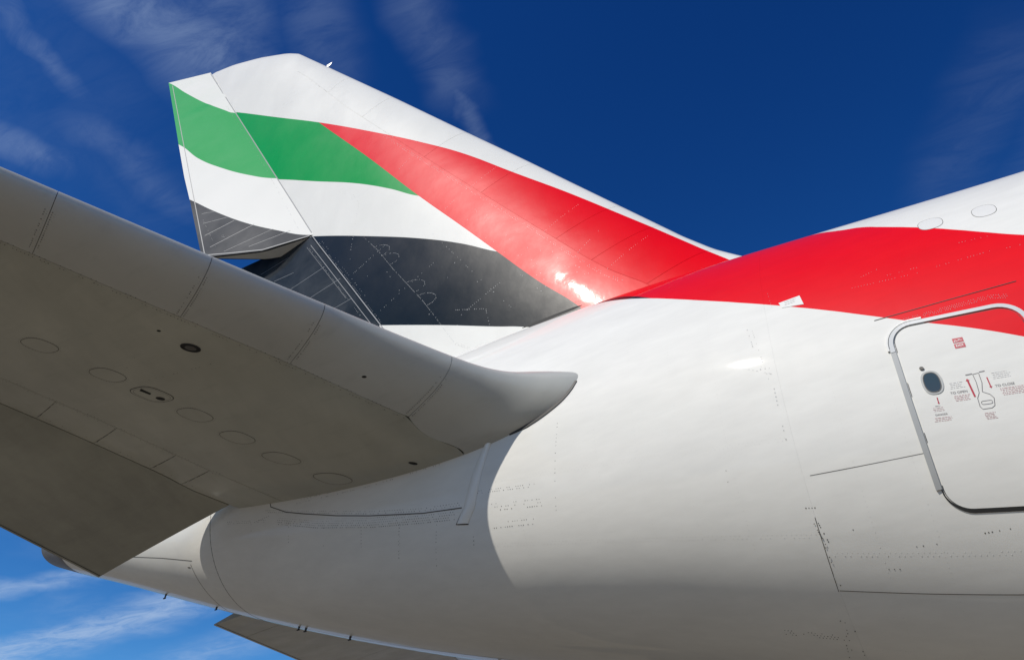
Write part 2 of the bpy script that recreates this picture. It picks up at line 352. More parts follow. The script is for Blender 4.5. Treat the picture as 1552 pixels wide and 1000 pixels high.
def ribbon(name, F, pts, width, mat, parent, h=.002, n=8, closed=False, shift=0., sink=.006, **kw):
    P = dense(pts, n, closed); A, Bn, Sd = frame(F, P, closed); N_ = len(A); w = np.broadcast_to(np.asarray(width, float), (N_,))[:, None]
    rows = [A+Sd*(shift-w/2)-Bn*sink, A+Sd*(shift-w/2)+Bn*h, A+Sd*(shift+w/2)+Bn*h, A+Sd*(shift+w/2)-Bn*sink]
    V = np.stack(rows, 1).reshape(-1, 3); fc = []
    for i in range(N_ if closed else N_-1):
        k = (i+1) % N_
        for j in range(4): fc.append((i*4+j, i*4+(j+1) % 4, k*4+(j+1) % 4, k*4+j))
    if not closed: fc += [(0, 1, 2, 3), (N_*4-1, N_*4-2, N_*4-3, N_*4-4)]
    return recalc(link(name, V, fc, mat, parent, smooth=False, **kw))
def dots(name, F, runs, mat, parent, r=.005, h=.0015, jit=.0):
    """rows of rivet heads: runs of (points, spacing, rows, row gap, share kept)"""
    V, Fc = [], []
    for pts, sp_, rows, gap, keep in runs:
        P = dense(pts, 24); A, Bn, Sd = frame(F, P); d = np.r_[0, np.cumsum(np.linalg.norm(np.diff(A, axis=0), axis=1))]
        for q in range(rows):
            for s in np.arange(sp_*.3+(q % 2)*sp_*.5, d[-1], sp_):
                if random.random() > keep: continue
                f = lambda X: np.array([np.interp(s, d, X[:, k]) for k in range(3)])
                a, b, e = f(A), f(Bn), f(Sd); b /= np.linalg.norm(b); e /= np.linalg.norm(e); g = np.cross(b, e)
                ctr = a+e*((q-(rows-1)/2)*gap+random.gauss(0, jit))+b*h; rr = r*random.uniform(.75, 1.15); o = len(V)
                V += [ctr+(e*math.cos(k*math.pi/3)+g*math.sin(k*math.pi/3))*rr for k in range(6)]+[ctr-b*(h+.002)+(e*math.cos(k*math.pi/3)+g*math.sin(k*math.pi/3))*rr*1.1 for k in range(6)]
                Fc.append(tuple(o+k for k in range(6))); Fc += [(o+k, o+6+k, o+6+(k+1) % 6, o+(k+1) % 6) for k in range(6)]
    return recalc(link(name, V, Fc, mat, parent, smooth=False, kind='stuff'))
def blob(name, F, cu0, cv0, ru, rv, mat, parent, h=.003, k=2.6, n=32, ang=0., rings=1, **kw):
    """oval cover plate on the surface (superellipse), standing h proud"""
    a = np.linspace(0, 2*math.pi, n, endpoint=False); e = 2/k
    ex = np.sign(np.cos(a))*np.abs(np.cos(a))**e; ey = np.sign(np.sin(a))*np.abs(np.sin(a))**e
    x_, y_ = ex*math.cos(ang)-ey*math.sin(ang), ex*math.sin(ang)+ey*math.cos(ang)
    V, Fc = [], []
    for r_, hh in ((1., -.006), (1., h), (.55, h), ):
        V += list(F(cu0+ru*r_*x_, cv0+rv*r_*y_, hh))
    V.append(F(np.array([cu0]), np.array([cv0]), h)[0])
    for q in range(2): Fc += [(q*n+i, q*n+(i+1) % n, (q+1)*n+(i+1) % n, (q+1)*n+i) for i in range(n)]
    Fc += [(2*n+i, 2*n+(i+1) % n, 3*n) for i in range(n)]
    return recalc(link(name, V, Fc, mat, parent, smooth=False, **kw))
def oval_ring(cu0, cv0, ru, rv, k=2.6, n=32):
    a = np.linspace(0, 2*math.pi, n, endpoint=False); e = 2/k
    return [(cu0+ru*np.sign(np.cos(q))*abs(np.cos(q))**e, cv0+rv*np.sign(np.sin(q))*abs(np.sin(q))**e) for q in a]

# ---------------------------------------------------------------- ground
def ground():
    n = 40; g = np.sinh(np.linspace(-6, 6, n))*20; V = [(x, y, 0) for x in g for y in g]
    me = bpy.data.meshes.new('apron'); me.from_pydata(V, [], gridfaces(n, n)); m, N = new_mat('apron_concrete'); v = obj_vec(N)
    br = N.n('ShaderNodeTexBrick'); N.put(br.inputs['Vector'], v); br.offset = 0; br.inputs['Scale'].default_value = 1; br.inputs['Brick Width'].default_value = 7.5; br.inputs['Row Height'].default_value = 7.5; br.inputs['Mortar Size'].default_value = .03
    br.inputs['Color1'].default_value = (.35, .295, .21, 1); br.inputs['Color2'].default_value = (.31, .26, .185, 1); br.inputs['Mortar'].default_value = (.06, .055, .05, 1)
    c = N.mix(1., br.outputs[0], N.m('MULTIPLY', grime(N, v, .55, scale=.10), grime(N, v, .25, scale=2.)), 'MULTIPLY')
    me.materials.append(finish(m, N, c, .85)); o = bpy.data.objects.new('apron', me); col.objects.link(o); o['kind'] = 'structure'
ground()

# ---------------------------------------------------------------- fuselage
def tube(name, x0, x1, mat, nx, parent=root, nt=128, turn=True, **kw):
    X = np.linspace(x0, x1, nx); Tt = np.linspace(-90, 270, nt+1); U, V = np.meshgrid(X, Tt, indexing='ij')
    P = fus(U, V); verts = list(P.reshape(-1, 3)); uvs = list(np.stack([U, V], -1).reshape(-1, 2)); faces = gridfaces(nx, nt+1)
    for e, xe in ((0, x0), (nx-1, x1)):                                     # turned-in edges leave a fine recessed joint
        b = len(verts); verts += list(P[e]); uvs += [(xe, t) for t in Tt]
        verts += list(fus(np.full(nt+1, xe), Tt, -.05)); uvs += [(xe, t) for t in Tt]
        faces += [(b+j, b+j+1, b+nt+2+j, b+nt+1+j) for j in range(nt)]
    return recalc(link(name, verts, faces, mat, parent, uvs, **kw))
J = .0003
body_fwd = tube('forward_fuselage', -1.26+J, 24, 'fus', 90)
body_aft = tube('rear_fuselage', -11+J, -1.26-J, 'fus', 60)
cone = tube('tail_cone', -16.1, -11-J, 'fus', 34)
def cap(name, x0, x1, rx, parent, mat):
    n = 14; X = np.concatenate([[x0], x0+(x1-x0)*np.sin(np.linspace(.02, math.pi/2, n))]); Tt = np.linspace(-90, 270, 65)
    sc_ = np.concatenate([[1.], np.cos(np.linspace(.02, math.pi/2, n))]); V = []
    for x, s in zip(X, sc_):
        p = fus(np.full(65, x0), Tt); c = np.array([x0, 0, float(FC(x0))]); q = c+(p-c)*max(s, .001); q[:, 0] = x; V += list(q)
    return recalc(link(name, V, gridfaces(n+1, 65), mat, parent))
cap('nose_section', 24, 31, 1, body_fwd, 'white')
def nozzle():
    Tt = np.linspace(-90, 270, 49); V = []
    for x, s in ((-16.095, .995), (-16.9, .86), (-16.92, .78), (-16.5, .72), (-15.9, .3)):
        p = fus(np.full(49, max(x, -17.9)), Tt); c = np.array([x, 0, p[:, 2].mean()]); q = c+(p-c)*(s if s < .99 else 1); q[:, 0] = x+(p[:, 2]-c[2])*.18*(s < .99); V += list(q)
    recalc(link('exhaust_nozzle', V, gridfaces(5, 49), 'metal', root, label='dull metal exhaust ring at the very end of the tail cone'))
nozzle()
for x in (-1.26, -11.):                                                     # sealant bedding under each ring joint
    if x < -5: ribbon('ring_joint', fus, [(x, t) for t in np.linspace(-90, 268, 90)], .016, 'joint', body_aft, h=.0008, n=1, closed=True, sink=.03)
ribbon('seam', skin, [(-1.19, -18.1), (-.6, -16.85), (-.085, -15.75)], .006, 'joint', body_fwd, h=.0012)
ribbon('seam', skin, [(-1.25, -40.0), (-.5, -39.7), (.3, -39.25), (2, -38.6), (6, -37.5)], .008, 'joint', body_fwd, h=.0012)
ribbon('seam', skin, [(-1.262, -26), (-1.262, -40.2)], .007, 'joint', body_fwd, h=.001)
ribbon('rain_gutter', skin, [(-.167, 10.35), (.52, 11.31), (1.175, 12.12)], .007, 'rubber', body_fwd, h=.004, label='thin dark rain gutter strip on the red paint above the door')
ribbon('seam', skin, [(-13.9, -36.0), (-12.56, -36.75), (-11.7, -38.37)], .013, 'joint', cone, h=.0012)
ribbon('seam', skin, [(-11.77, -40.9), (-11.75, -53.4), (-11.70, -74.4), (-11.68, -88)], .010, 'joint', cone, h=.0012)
blob('drain_hole', skin, -11.844, -43.6, .045, .35, 'dark', cone, h=.002)
arc = [(-9.506, -4.83), (-9.46, -9.54), (-9.1, -13.2), (-8.69, -15.09), (-8.0, -17.4), (-7.314, -18.75), (-6.329, -19.59), (-5.642, -18.99)]
ribbon('fairing_edge', skin, arc, .014, 'joint', body_aft, h=.003, n=5)
def strap():
    a = dense([(-5.175, 0.5), (-5.42, -9.3), (-5.61, -19.05), (-5.763, -23.9)], 8); b = dense([(-5.075, .5), (-5.27, -9.75), (-5.428, -19.3), (-5.58, -24.0)], 8)
    s = np.linspace(0, 1, 9)[None, :]; U = a[:, :1]*(1-s)+b[:, :1]*s; V = a[:, 1:]*(1-s)+b[:, 1:]*s
    hump = .006+.028*np.sin(s*math.pi)**.6*(1-.6*np.linspace(0, 1, len(a)))[:, None]
    sheet('stiffener_strap', lambda u, v, o: skin(u, v, hump+o), U, V, 'white', body_aft, 0., .04)
strap()
ribbon('strap_edge', skin, [(-5.61, -19.3), (-5.775, -24.15), (-5.575, -24.25)], .013, 'rubber', body_aft, h=.004, n=5)
F_ = skin
runs = [([(-9.046, -18.6), (-9.12, -29.5)], .045, 1, 0, .8), ([(-8.279, -21.8), (-8.36, -30.9)], .05, 1, 0, .6), ([(-7.5, -22.5), (-7.58, -31)], .045, 1, 0, .75), ([(-6.754, -22.5), (-6.92, -36.6)], .045, 2, .02, .7),
        ([(-6.09, -22.3), (-6.28, -37.6)], .045, 1, 0, .8), ([(-5.48, -24.2), (-5.55, -31)], .05, 2, .03, .6),
        ([(-9.31, -16.6), (-8.42, -19.9), (-7.33, -21.4), (-6.34, -21.2), (-5.78, -20.9)], .042, 5, .032, .85), ([(-9.62, -11.4), (-8.7, -14.2), (-7.3, -17.6), (-6.31, -18.4), (-5.66, -17.7)], .05, 2, .03, .8),
        ([(-4.05, 2.2), (-4.24, -24.9)], .05, 1, 0, .4), ([(-5.39, -14.7), (-4.47, -14.6)], .035, 2, .03, .5), ([(-5.17, -19.7), (-4.32, -19.5)], .035, 3, .04, .35), ([(-5.22, -25.2), (-4.57, -24.6)], .035, 2, .06, .55),
        ([(-5.8, -2.6), (-7.28, -6.6), (-8.84, -9.0)], .035, 2, .05, .38), ([(-9.5, -14), (-9.95, -17), (-9.98, -24)], .05, 1, 0, .7), ([(-10.6, -15), (-9.6, -16.4)], .05, 2, .03, .6)]
dots('rivets', F_, runs, 'rivet', body_aft, r=.0055)
runs = [([(.15, -29.4), (.37, -28.8)], .03, 1, 0, .7), ([(-1.33, -24.2), (-1.22, -24.2)], .03, 1, 0, .9), ([(-1.25, -26.8), (-1.20, -31.0)], .022, 3, .04, .6), ([(-1.23, -29.5), (-1.20, -39)], .05, 2, .05, .45),
        ([(-1.22, -43), (-1.20, -54)], .06, 2, .05, .5), ([(-.95, -28.5), (-.93, -28.3)], .03, 1, 0, 1), ([(-.45, -31.5), (-.25, -31)], .06, 1, 0, .8), ([(-.75, -35.5), (-.60, -35.4)], .05, 1, 0, .9), ([(.9, -28), (1.15, -27.4)], .05, 1, 0, .8)]
dots('rivets', F_, runs, 'rivet', body_fwd, r=.006)
runs = [([(-1.95, -50.5), (-1.32, -50.2)], .035, 3, .03, .45), ([(-1.30, -46), (-1.34, -55)], .05, 3, .04, .4), ([(-2.0, -8), (-2.05, -20)], .12, 1, 0, .3)]
dots('rivets', F_, runs, 'rivet', body_aft, r=.005)
wr = [([(-.29, 19.5), (.44, 19.2)], .032, 1, 0, .7), ([(-.2, 21.8), (.04, 23.2)], .03, 1, 0, .7), ([(.09, 20.6), (.42, 20.7)], .03, 1, 0, .7), ([(.57, 19.7), (1.09, 20.3)], .03, 1, 0, .6), ([(.86, 24.7), (1.16, 24.4)], .03, 1, 0, .7), ([(1.23, 20), (1.38, 19.9)], .03, 1, 0, .8), ([(-1.2, 25), (-1.17, 19)], .03, 1, 0, .35)]
wr += [([(.10, 9.05), (.45, 9.6), (.9, 10.2), (1.05, 9.6)], .022, 3, .02, .8)]
dots('worn_rivets', F_, wr, 'rivetlt', body_fwd, r=.0035)
dots('worn_rivets', F_, [([(-1.55, 6), (-1.30, 4), (-1.3, -13)], .05, 2, .06, .5), ([(-1.45, 16), (-1.36, 2)], .035, 3, .05, .45)], 'jointlt', body_aft, r=.005)
soft = [([(x, t0), (x, t1)], .05, 1, 0, .9) for x, t0, t1 in ((-4.75, -22, -60), (-3.55, 20, -62), (-3.02, 22, -30), (-2.49, 24, -62), (-1.96, 26, -40), (-10.2, 0, -60), (-9.6, -20, -62))]
soft += [([(-5.4, t), (-1.3, t+1.5)], .05, 2, .03, .85) for t in (-31, -12)]
dots('painted_rivets', skin, soft, 'softrivet', body_aft, r=.0045, h=.001)
soft = [([(x, t0), (x, t1)], .05, 1, 0, .9) for x, t0, t1 in ((-.75, 2, -60), (-.22, 3, -62), (.5, -30, -60), (1.2, -30, -60))]+[([(-1.2, t), (1.8, t+.8)], .05, 2, .03, .85) for t in (-33, -52)]
dots('painted_rivets', skin, soft, 'softrivet', body_fwd, r=.0045, h=.001)
for cx, ct, rx, rt in ((.70, 34.3, .125, 2.3), (1.235, 33.4, .115, 2.3)):
    blob('access_cover', skin, cx, ct, rx, rt, 'white', body_fwd, h=.0015, k=2.4)
    ribbon('cover_joint', skin, oval_ring(cx, ct, rx*1.02, rt*1.02, 2.4), .006, 'joint', body_fwd, h=.0008, n=1, closed=True)
def plate(name, F, c, mat, parent, h=.004, **kw):
    U, V = quad(*c, 3, 3); return sheet(name, F, U, V, mat, parent, h, h+.002, **kw)
pl = plate('placard', skin, ((-1.091, 20.4), (-.845, 21.1), (-.82, 18.3), (-1.062, 18.8)), 'white', body_aft, label='small white placard on the edge of the red stripe')
def print_lines(parent, x0, t0, wd, n, pitch, mat, seed, h=.0045, size=.006, slope=0.):
    """rows of print too fine to read: short ragged dashes"""
    rnd = random.Random(seed); V, Fc = [], []
    for i in range(n):
        x = x0+rnd.uniform(0, wd*.1); xe = x0+wd*rnd.uniform(.8, 1.)
        while x < xe:
            l = rnd.uniform(.008, .03); tt = t0-i*pitch/.057+slope*(x-x0); hh = size/.057*.5
            for a, b in ((x, tt-hh), (min(x+l, xe), tt-hh), (min(x+l, xe), tt+hh), (x, tt+hh)): V.append(skin(a, b, h))
            k = len(V); Fc.append((k-4, k-3, k-2, k-1)); x += l+rnd.uniform(.004, .009)
    o = link('fine_print', V, Fc, mat, parent, smooth=False, kind='stuff'); return o
print_lines(pl, -1.03, 20.25, .15, 3, .025, 'greyink', 3, h=.0065, size=.006, slope=2.3)
for x, t, s in ((-13.30, -86, .085), (-9.945, -86, .06), (-9.80, -86, .06), (-11.9, -86, .05), (-8.85, -84, .06), (-6.33, -84, .08), (-6.1, -86, .07)):
    def mast(x=x, t=t, s=s):
        b = skin(x, t); V = []; 
        for dz_, c_, w_ in ((.02, .05, .010), (-s*.7, .03, .007), (-s*.8, .07, .012), (-s, .05, .010)):
            xo = dz_*.35; 
            for a, b2 in ((-c_/2, -w_), (c_/2, -w_*.3), (c_/2, w_*.3), (-c_/2, w_)): V.append((b[0]+a+xo, b[1]+b2, b[2]+dz_))
        Fc = [(i*4+j, i*4+(j+1) % 4, (i+1)*4+(j+1) % 4, (i+1)*4+j) for i in range(3) for j in range(4)]+[(12, 13, 14, 15)]
        recalc(link('drain_mast', V, Fc, 'rubber', body_aft if x > -11 else cone, smooth=False))
    mast()

# ---------------------------------------------------------------- cabin door
DX0, DX1, DT0, DT1 = -.05, 1.085, -25.5, 7.6           # left, right, bottom, top of the door in skin coordinates
MD = .060                                                # metres per degree round the flank here
def rr(x0, x1, t0, t1, r, n=9):
    """rounded rectangle outline in skin coordinates, r in metres, starting at bottom left going round"""
    rt = r/MD; pts = []
    for cx, ct, a0 in ((x0+r, t0+rt, 180), (x1-r, t0+rt, 270), (x1-r, t1-rt, 0), (x0+r, t1-rt, 90)):
        for k in range(n):
            a = R(a0+90*k/(n-1)); pts.append((cx+r*math.cos(a), ct+rt*math.sin(a)))
    return pts
def rr_grid(x0, x1, t0, t1, r, nx=14, ny=46):
    s = np.linspace(0, 1, ny); s = .5-.5*np.cos(s*math.pi); t = t0+(t1-t0)*s; rt = r/MD
    d = np.maximum(0, np.maximum(rt-(t-t0), rt-(t1-t)))/rt; ins = r*(1-np.sqrt(np.clip(1-d*d, 0, 1)))
    a = np.linspace(0, 1, nx)[None]; U = (x0+ins)[:, None]*(1-a)+(x1-ins)[:, None]*a; V = np.broadcast_to(t[:, None], U.shape)
    return U, V.copy()
U, V = rr_grid(DX0+.004, DX1-.004, DT0+.07, DT1-.07, .19)
door = sheet('cabin_door', skin, U, V, 'fus', root, .006, .014, label='white cabin door with a red top corner and a small oval window')
ribbon('door_gap', skin, rr(DX0, DX1, DT0, DT1, .20), .007, 'rubber', door, h=.0035, n=3, closed=True)
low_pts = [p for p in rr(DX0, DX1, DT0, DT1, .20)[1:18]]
ribbon('sill_gap_shade', skin, [(DX0-.005, DT0+5.6)]+low_pts, np.interp(np.arange(17*4+5), [0, 18, 30, 80], [.008, .02, .040, .040])[:len(dense([(0, 0)]+low_pts, 4))], 'dark', door, h=.005, n=4, shift=-.017)  # door's lower gap, widened in dark colour to paint in its overhang shadow
ribbon('frame_strip', skin, [(DX0, DT0+3.5), (DX0, -10), (DX0, DT1-3.6)], (.052), 'reveal', door, h=.010, n=30, shift=.038)
top = rr(DX0, DX1, DT0, DT1, .20)
ribbon('top_trim', skin, [(DX1, DT1-6)]+top[18:36]+[(DX0, DT1-4.4)], .042, 'alu', door, h=.014, n=3, shift=-.036, label='pale metal trim strip along the top of the door')
ribbon('bead', skin, [(DX0, DT1-4.0)]+top[35:26:-1]+[(.25, DT1)], .02, 'white', door, h=.014, n=3, shift=.075)
win = blob('window_surround', skin, .160, -3.62, .092, 2.25, 'reveal', door, h=.012, k=2.5, n=40, ang=0.)
blob('window_pane', skin, .160, -3.62, .068, 1.82, 'glass', door, h=.0135, k=2.5, n=40)
ribbon('pane_seal', skin, oval_ring(.160, -3.62, .070, 1.86, 2.5), .008, 'joint', door, h=.015, n=1, closed=True)
blob('peg', skin, .111, -.72, .020, .3, 'joint', door, h=.02, k=2)
HD = [(.515, -3.3), (.566, -3.2), (.564, -5.01), (.540, -6.6), (.592, -7.2), (.613, -7.9), (.597, -9.2), (.568, -9.54), (.493, -9.57), (.478, -9.06), (.483, -7.6), (.512, -6.7), (.520, -4.86)]
ribbon('handle_recess', skin, HD, .005, 'ink', door, h=.0085, n=3, closed=True)
ribbon('handle_grip', skin, oval_ring(.545, -8.5, .045, .3, 4, 20), .004, 'ink', door, h=.0085, n=1, closed=True)
dh = .0085
def poly(name, pts, mat, parent=door, h=dh, label=None):
    V = [skin(a, b, h) for a, b in pts]; return link(name, V, [tuple(range(len(V)))], mat, parent, smooth=False, label=label)
def arrow(x0, t0, x1, t1, w_, hw, name='arrow'):
    L = math.hypot(x1-x0, (t1-t0)*MD); dx_, dy_ = (x1-x0)/L, (t1-t0)*MD/L; q = lambda a, b: (x0+dx_*a-dy_*b, t0+(dy_*a+dx_*b)/MD)
    sh = L-hw*1.5; poly('arrow', [q(0, -w_/2), q(sh, -w_/2), q(sh, -hw), q(L, 0), q(sh, hw), q(sh, w_/2), q(0, w_/2)], 'sign')
arrow(.468, -7.3, .455, -3.9, .016, .017); arrow(.618, -4.2, .622, -6.2, .010, .013); arrow(.158, -6.45, .155, -7.7, .009, .010)
poly('line_mark', [(.455, -3.15), (.512, -3.1), (.512, -3.28), (.455, -3.33)], 'ink'); poly('line_mark', [(.572, -3.0), (.62, -2.95), (.62, -3.1), (.572, -3.15)], 'ink')
poly('sign_plate', [(.455, 3.62), (.548, 3.62), (.548, 2.82), (.455, 2.82)], 'sign'); poly('sign_plate', [(.455, 2.62), (.548, 2.62), (.548, 1.80), (.455, 1.80)], 'sign')
def lettering(name, s, x, t, size, mat, parent=door, h=dh+.0015, bold=.0, cx=True):
    cu = bpy.data.curves.new('lettering', 'FONT'); cu.body = s; cu.size = size; cu.align_x = 'CENTER' if cx else 'LEFT'; cu.align_y = 'CENTER'; cu.offset = bold
    o = bpy.data.objects.new('tmp', cu); col.objects.link(o); dg = bpy.context.evaluated_depsgraph_get(); dg.update()
    me = bpy.data.meshes.new_from_object(o.evaluated_get(dg)); bpy.data.objects.remove(o)
    for v_ in me.vertices: v_.co = skin(x+v_.co.x, t+v_.co.y/MD, h)
    me.name = name; me.materials.clear(); me.materials.append(M[mat]); ob = bpy.data.objects.new(name, me); col.objects.link(ob); ob.parent = parent; return ob
lettering('exit_lettering', 'EXIT', .502, 2.21, .034, 'white', bold=.0006)
def strokes(name, segs, wd, mat, h=dh+.0015):
    V, Fc = [], []
    for (a, b), (c_, d) in segs:
        L = math.hypot(c_-a, (d-b)*MD)+1e-6; nx, ny = -(d-b)*MD/L*wd/2, (c_-a)/L*wd/2
        for p, q in ((a-nx, b-ny/MD), (a+nx, b+ny/MD), (c_+nx, d+ny/MD), (c_-nx, d-ny/MD)): V.append(skin(p, q, h))
        k = len(V); Fc.append((k-4, k-3, k-2, k-1))
    link(name, V, Fc, mat, door, smooth=False)
ar = [(.535, 3.15), (.520, 3.15), (.515, 3.38), (.505, 3.1), (.492, 3.1), (.488, 2.98), (.480, 3.25), (.470, 3.2), (.466, 3.0), (.474, 2.92)]
strokes('arabic_lettering', list(zip(ar[:-1], ar[1:]))+[((.503, 3.42), (.507, 3.42)), ((.471, 3.02), (.475, 3.02))], .0042, 'white')
lettering('open_lettering', 'TO OPEN', .352, -6.1, .034, 'ink'); lettering('close_lettering', 'TO CLOSE', .735, -5.95, .034, 'ink'); lettering('danger_lettering', 'DANGER', .145, -9.55, .026, 'ink')
print_lines(door, .29, -4.3, .13, 4, .018, 'greyink', 5, dh, .004); print_lines(door, .29, -6.7, .15, 4, .016, 'redink', 6, dh, .006)
print_lines(door, .66, -3.6, .16, 4, .019, 'greyink', 7, dh, .004); print_lines(door, .68, -6.5, .22, 5, .016, 'redink', 8, dh, .006)
print_lines(door, .09, -8.3, .10, 3, .016, 'redink', 9, dh, .004); print_lines(door, .07, -10.1, .17, 3, .016, 'redink', 10, dh, .005); print_lines(door, .49, -10.3, .10, 5, .014, 'redink', 11, dh, .005)
print_lines(door, .115, -8.0, .05, 1, .016, 'ink', 12, dh, .005)

# ---------------------------------------------------------------- fin
FUV = lambda u, v, p: np.stack([p[..., 0], p[..., 2]], -1)
def closed_pair(name, F, Us, Vs, mat, parent, off, uvfn):
    """port and starboard skins joined round the outside"""
    V, uvs, Fc = [], [], []
    nu, nv = Us.shape
    for s in (-1, 1):
        P = F(Us, Vs, s, off); b = len(V); V += list(P.reshape(-1, 3)); uvs += list(uvfn(Us, Vs, P).reshape(-1, 2)); Fc += gridfaces(nu, nv, b)
    n = nu*nv; ring = [(0, j) for j in range(nv)]+[(i, nv-1) for i in range(1, nu)]+[(nu-1, j) for j in range(nv-2, -1, -1)]+[(i, 0) for i in range(nu-2, 0, -1)]
    idx = [i*nv+j for i, j in ring]
    Fc += [(idx[k], idx[(k+1) % len(idx)], n+idx[(k+1) % len(idx)], n+idx[k]) for k in range(len(idx))]
    o = link(name, V, Fc, mat, parent, uvs); bm = bmesh.new(); bm.from_mesh(o.data)
    bmesh.ops.remove_doubles(bm, verts=bm.verts, dist=.0004); bmesh.ops.recalc_face_normals(bm, faces=bm.faces)
    for e in bm.edges:
        if len(e.link_faces) == 2 and e.calc_face_angle(0) > R(50): e.smooth = False
    bm.to_mesh(o.data); bm.free(); return o
ZT = 25.045
zz = np.concatenate([np.linspace(9.7, 23.2, 70), 23.2+(ZT-23.2)*np.sin(np.linspace(.08, math.pi/2, 22))])
cc = np.linspace(0, 1, 44)**2
U, V = np.meshgrid(cc, zz, indexing='ij')
tail_fin = closed_pair('tail_fin', lambda u, v, s, o: fin(u, v, s, o*np.clip(u/.02, 0, 1)), U, V, 'fin', root, -.004, FUV)
SPAR = lambda z: .283-.05*np.clip((z-20)/2.2, 0, 1)
def fin_panel(name, c0, c1, z0, z1, side, shear=0., nz=24, nc=20):
    a = np.linspace(0, 1, nc)[:, None]; b = np.linspace(0, 1, nz)[None]
    Z = z0+(z1-z0)*b+0*a; Cc = c0(Z)+(c1(Z)-c0(Z))*a if callable(c0) else c0+(c1-c0)*a+0*b
    return sheet(name, lambda u, v, o: fin(u, v, side, o), Cc, Z+0*a, 'fin', tail_fin, 0., .010, FUV)
for side in (-1, 1):
    fin_panel('box_skin', lambda z: SPAR(z)+.002, lambda z: .992+0*z, 9.75, 23.0, side, nz=60, nc=30)
def le_panel(z0, z1):
    q = np.linspace(-1, 1, 45)[:, None]; b = np.linspace(0, 1, 10)[None]; cm = np.abs(q)**2
    Z = (z0+(z1-z0)*b)+cm*0; Cc = cm*(SPAR(Z)-.001); Z = Z+(SPAR(Z)-Cc)*1.9-.30        # the joints lean forward and up
    def F(u, v, o):
        s = np.where(q+0*b >= 0, 1., -1.); P = fin(u, v, 1, o*np.clip(u/.02, .0, 1)); P[..., 1] *= s[:P.shape[0], :P.shape[1]]; P[..., 0] += o*(1-np.clip(u/.02, 0, 1)); return P
    sheet('leading_edge_panel', F, Cc, Z, 'fin', tail_fin, .002, .010, FUV)
DIV = [10.0, 11.2, 12.12, 12.92, 14.92, 16.75, 19.23, 20.99, 22.75]
for z0, z1 in zip(DIV[:-1], DIV[1:]): le_panel(z0+.003, z1-.003)
fs = lambda c, z, o: fin(c, z, -1, o)
wr = [([(.31, 17.9), (.30, 15), (.30, 13), (.31, 11.1)], .05, 2, .035, .55), ([(.285, 14.9), (.09, 15.35)], .045, 1, 0, .8), ([(.285, 12.9), (.09, 13.4)], .045, 1, 0, .8), ([(.285, 12.1), (.16, 12.5)], .045, 1, 0, .8), ([(.285, 11.5), (.08, 12.05)], .045, 1, 0, .8),
      ([(.30, 14.9), (.47, 14.5)], .045, 1, 0, .6), ([(.30, 16.7), (.42, 16.4)], .045, 1, 0, .5),
      ([(.80, 14.8), (.795, 14.25), (.803, 13.5), (.804, 12.4), (.811, 11.9), (.829, 11.15)], .035, 1, 0, .8), ([(.958, 13.89), (.75, 14.29)], .04, 1, 0, .7), ([(.74, 11.67), (.549, 12.06)], .045, 1, 0, .7), ([(.96, 12.6), (.62, 13.3)], .05, 1, 0, .5),
      ([(.74, 11.84), (.66, 11.59), (.70, 11.2)], .04, 1, 0, .7), ([(.985, 15.4), (.985, 12.3)], .06, 1, 0, .7), ([(.97, 15.3), (.97, 13.0)], .09, 1, 0, .5), ([(.57, 14.0), (.60, 11.3)], .06, 1, 0, .3)]
for c0, z0 in ((.775, 14.2), (.772, 13.85), (.775, 12.85), (.782, 12.4)): wr.append(([(c0+.024-.055*math.sin(a), z0+.17*math.cos(a)) for a in np.linspace(0, math.pi, 7)], .035, 1, 0, .8))
dots('worn_rivets', fs, wr, 'rivetlt', tail_fin, r=.0058, h=.002)
rnd = random.Random(8); sp_runs = []
for k in range(46):
    q = rnd.random(); c0 = .33+.16*rnd.random(); z0 = 11.2+3.6*q*rnd.random()+.3; sp_runs.append(([(c0, z0), (c0+.006, z0+.02)], .05, 1, 0, 1))
for k in range(12):
    c0 = .5+.45*rnd.random(); z0 = 11.4+3*rnd.random(); sp_runs.append(([(c0, z0), (c0+.006, z0+.02)], .05, 1, 0, 1))
dots('paint_chips', fs, sp_runs, 'rivetlt', tail_fin, r=.0065, h=.002, jit=.01)
dots('rivets', fs, [([(.245, 22.0), (.28, 18.8), (.285, 16.9)], .08, 1, 0, .35), ([(.89, 14.6), (.70, 15.9), (.69, 16.3)], .07, 1, 0, .45), ([(.829, 11.1), (.81, 10.9), (.80, 10.7)], .04, 2, .03, .8), ([(.22, 20.9), (.13, 21.0)], .05, 1, 0, .7)], 'jointlt', tail_fin, r=.007, h=.002)
ribbon('hinge_edge', fs, [(.994, 12.1), (.994, 15.6)], .02, 'scuff', tail_fin, h=.002, n=10)
ribbon('root_seal', fs, [(.64, 10.87), (.57, 10.875), (.51, 10.885), (.46, 10.895)], np.interp(np.arange(25), [0, 5, 20, 24], [.01, .05, .05, .01]), 'dark', tail_fin, h=.0015)
def tip_mast():
    b = fin(.0, 22.3, 1); V = []
    for k, (x, z, w_) in enumerate(((.0, -.06, .02), (.0, .06, .02), (.16, .09, .01), (.12, .02, .01))):
        for s in (-1, 1): V.append((b[0]+x, s*w_, b[2]+z))
    recalc(link('leading_edge_probe', V, [(0, 2, 4, 6), (1, 3, 5, 7), (0, 1, 3, 2), (2, 3, 5, 4), (4, 5, 7, 6), (6, 7, 1, 0)], 'white', tail_fin, smooth=False))
tip_mast()

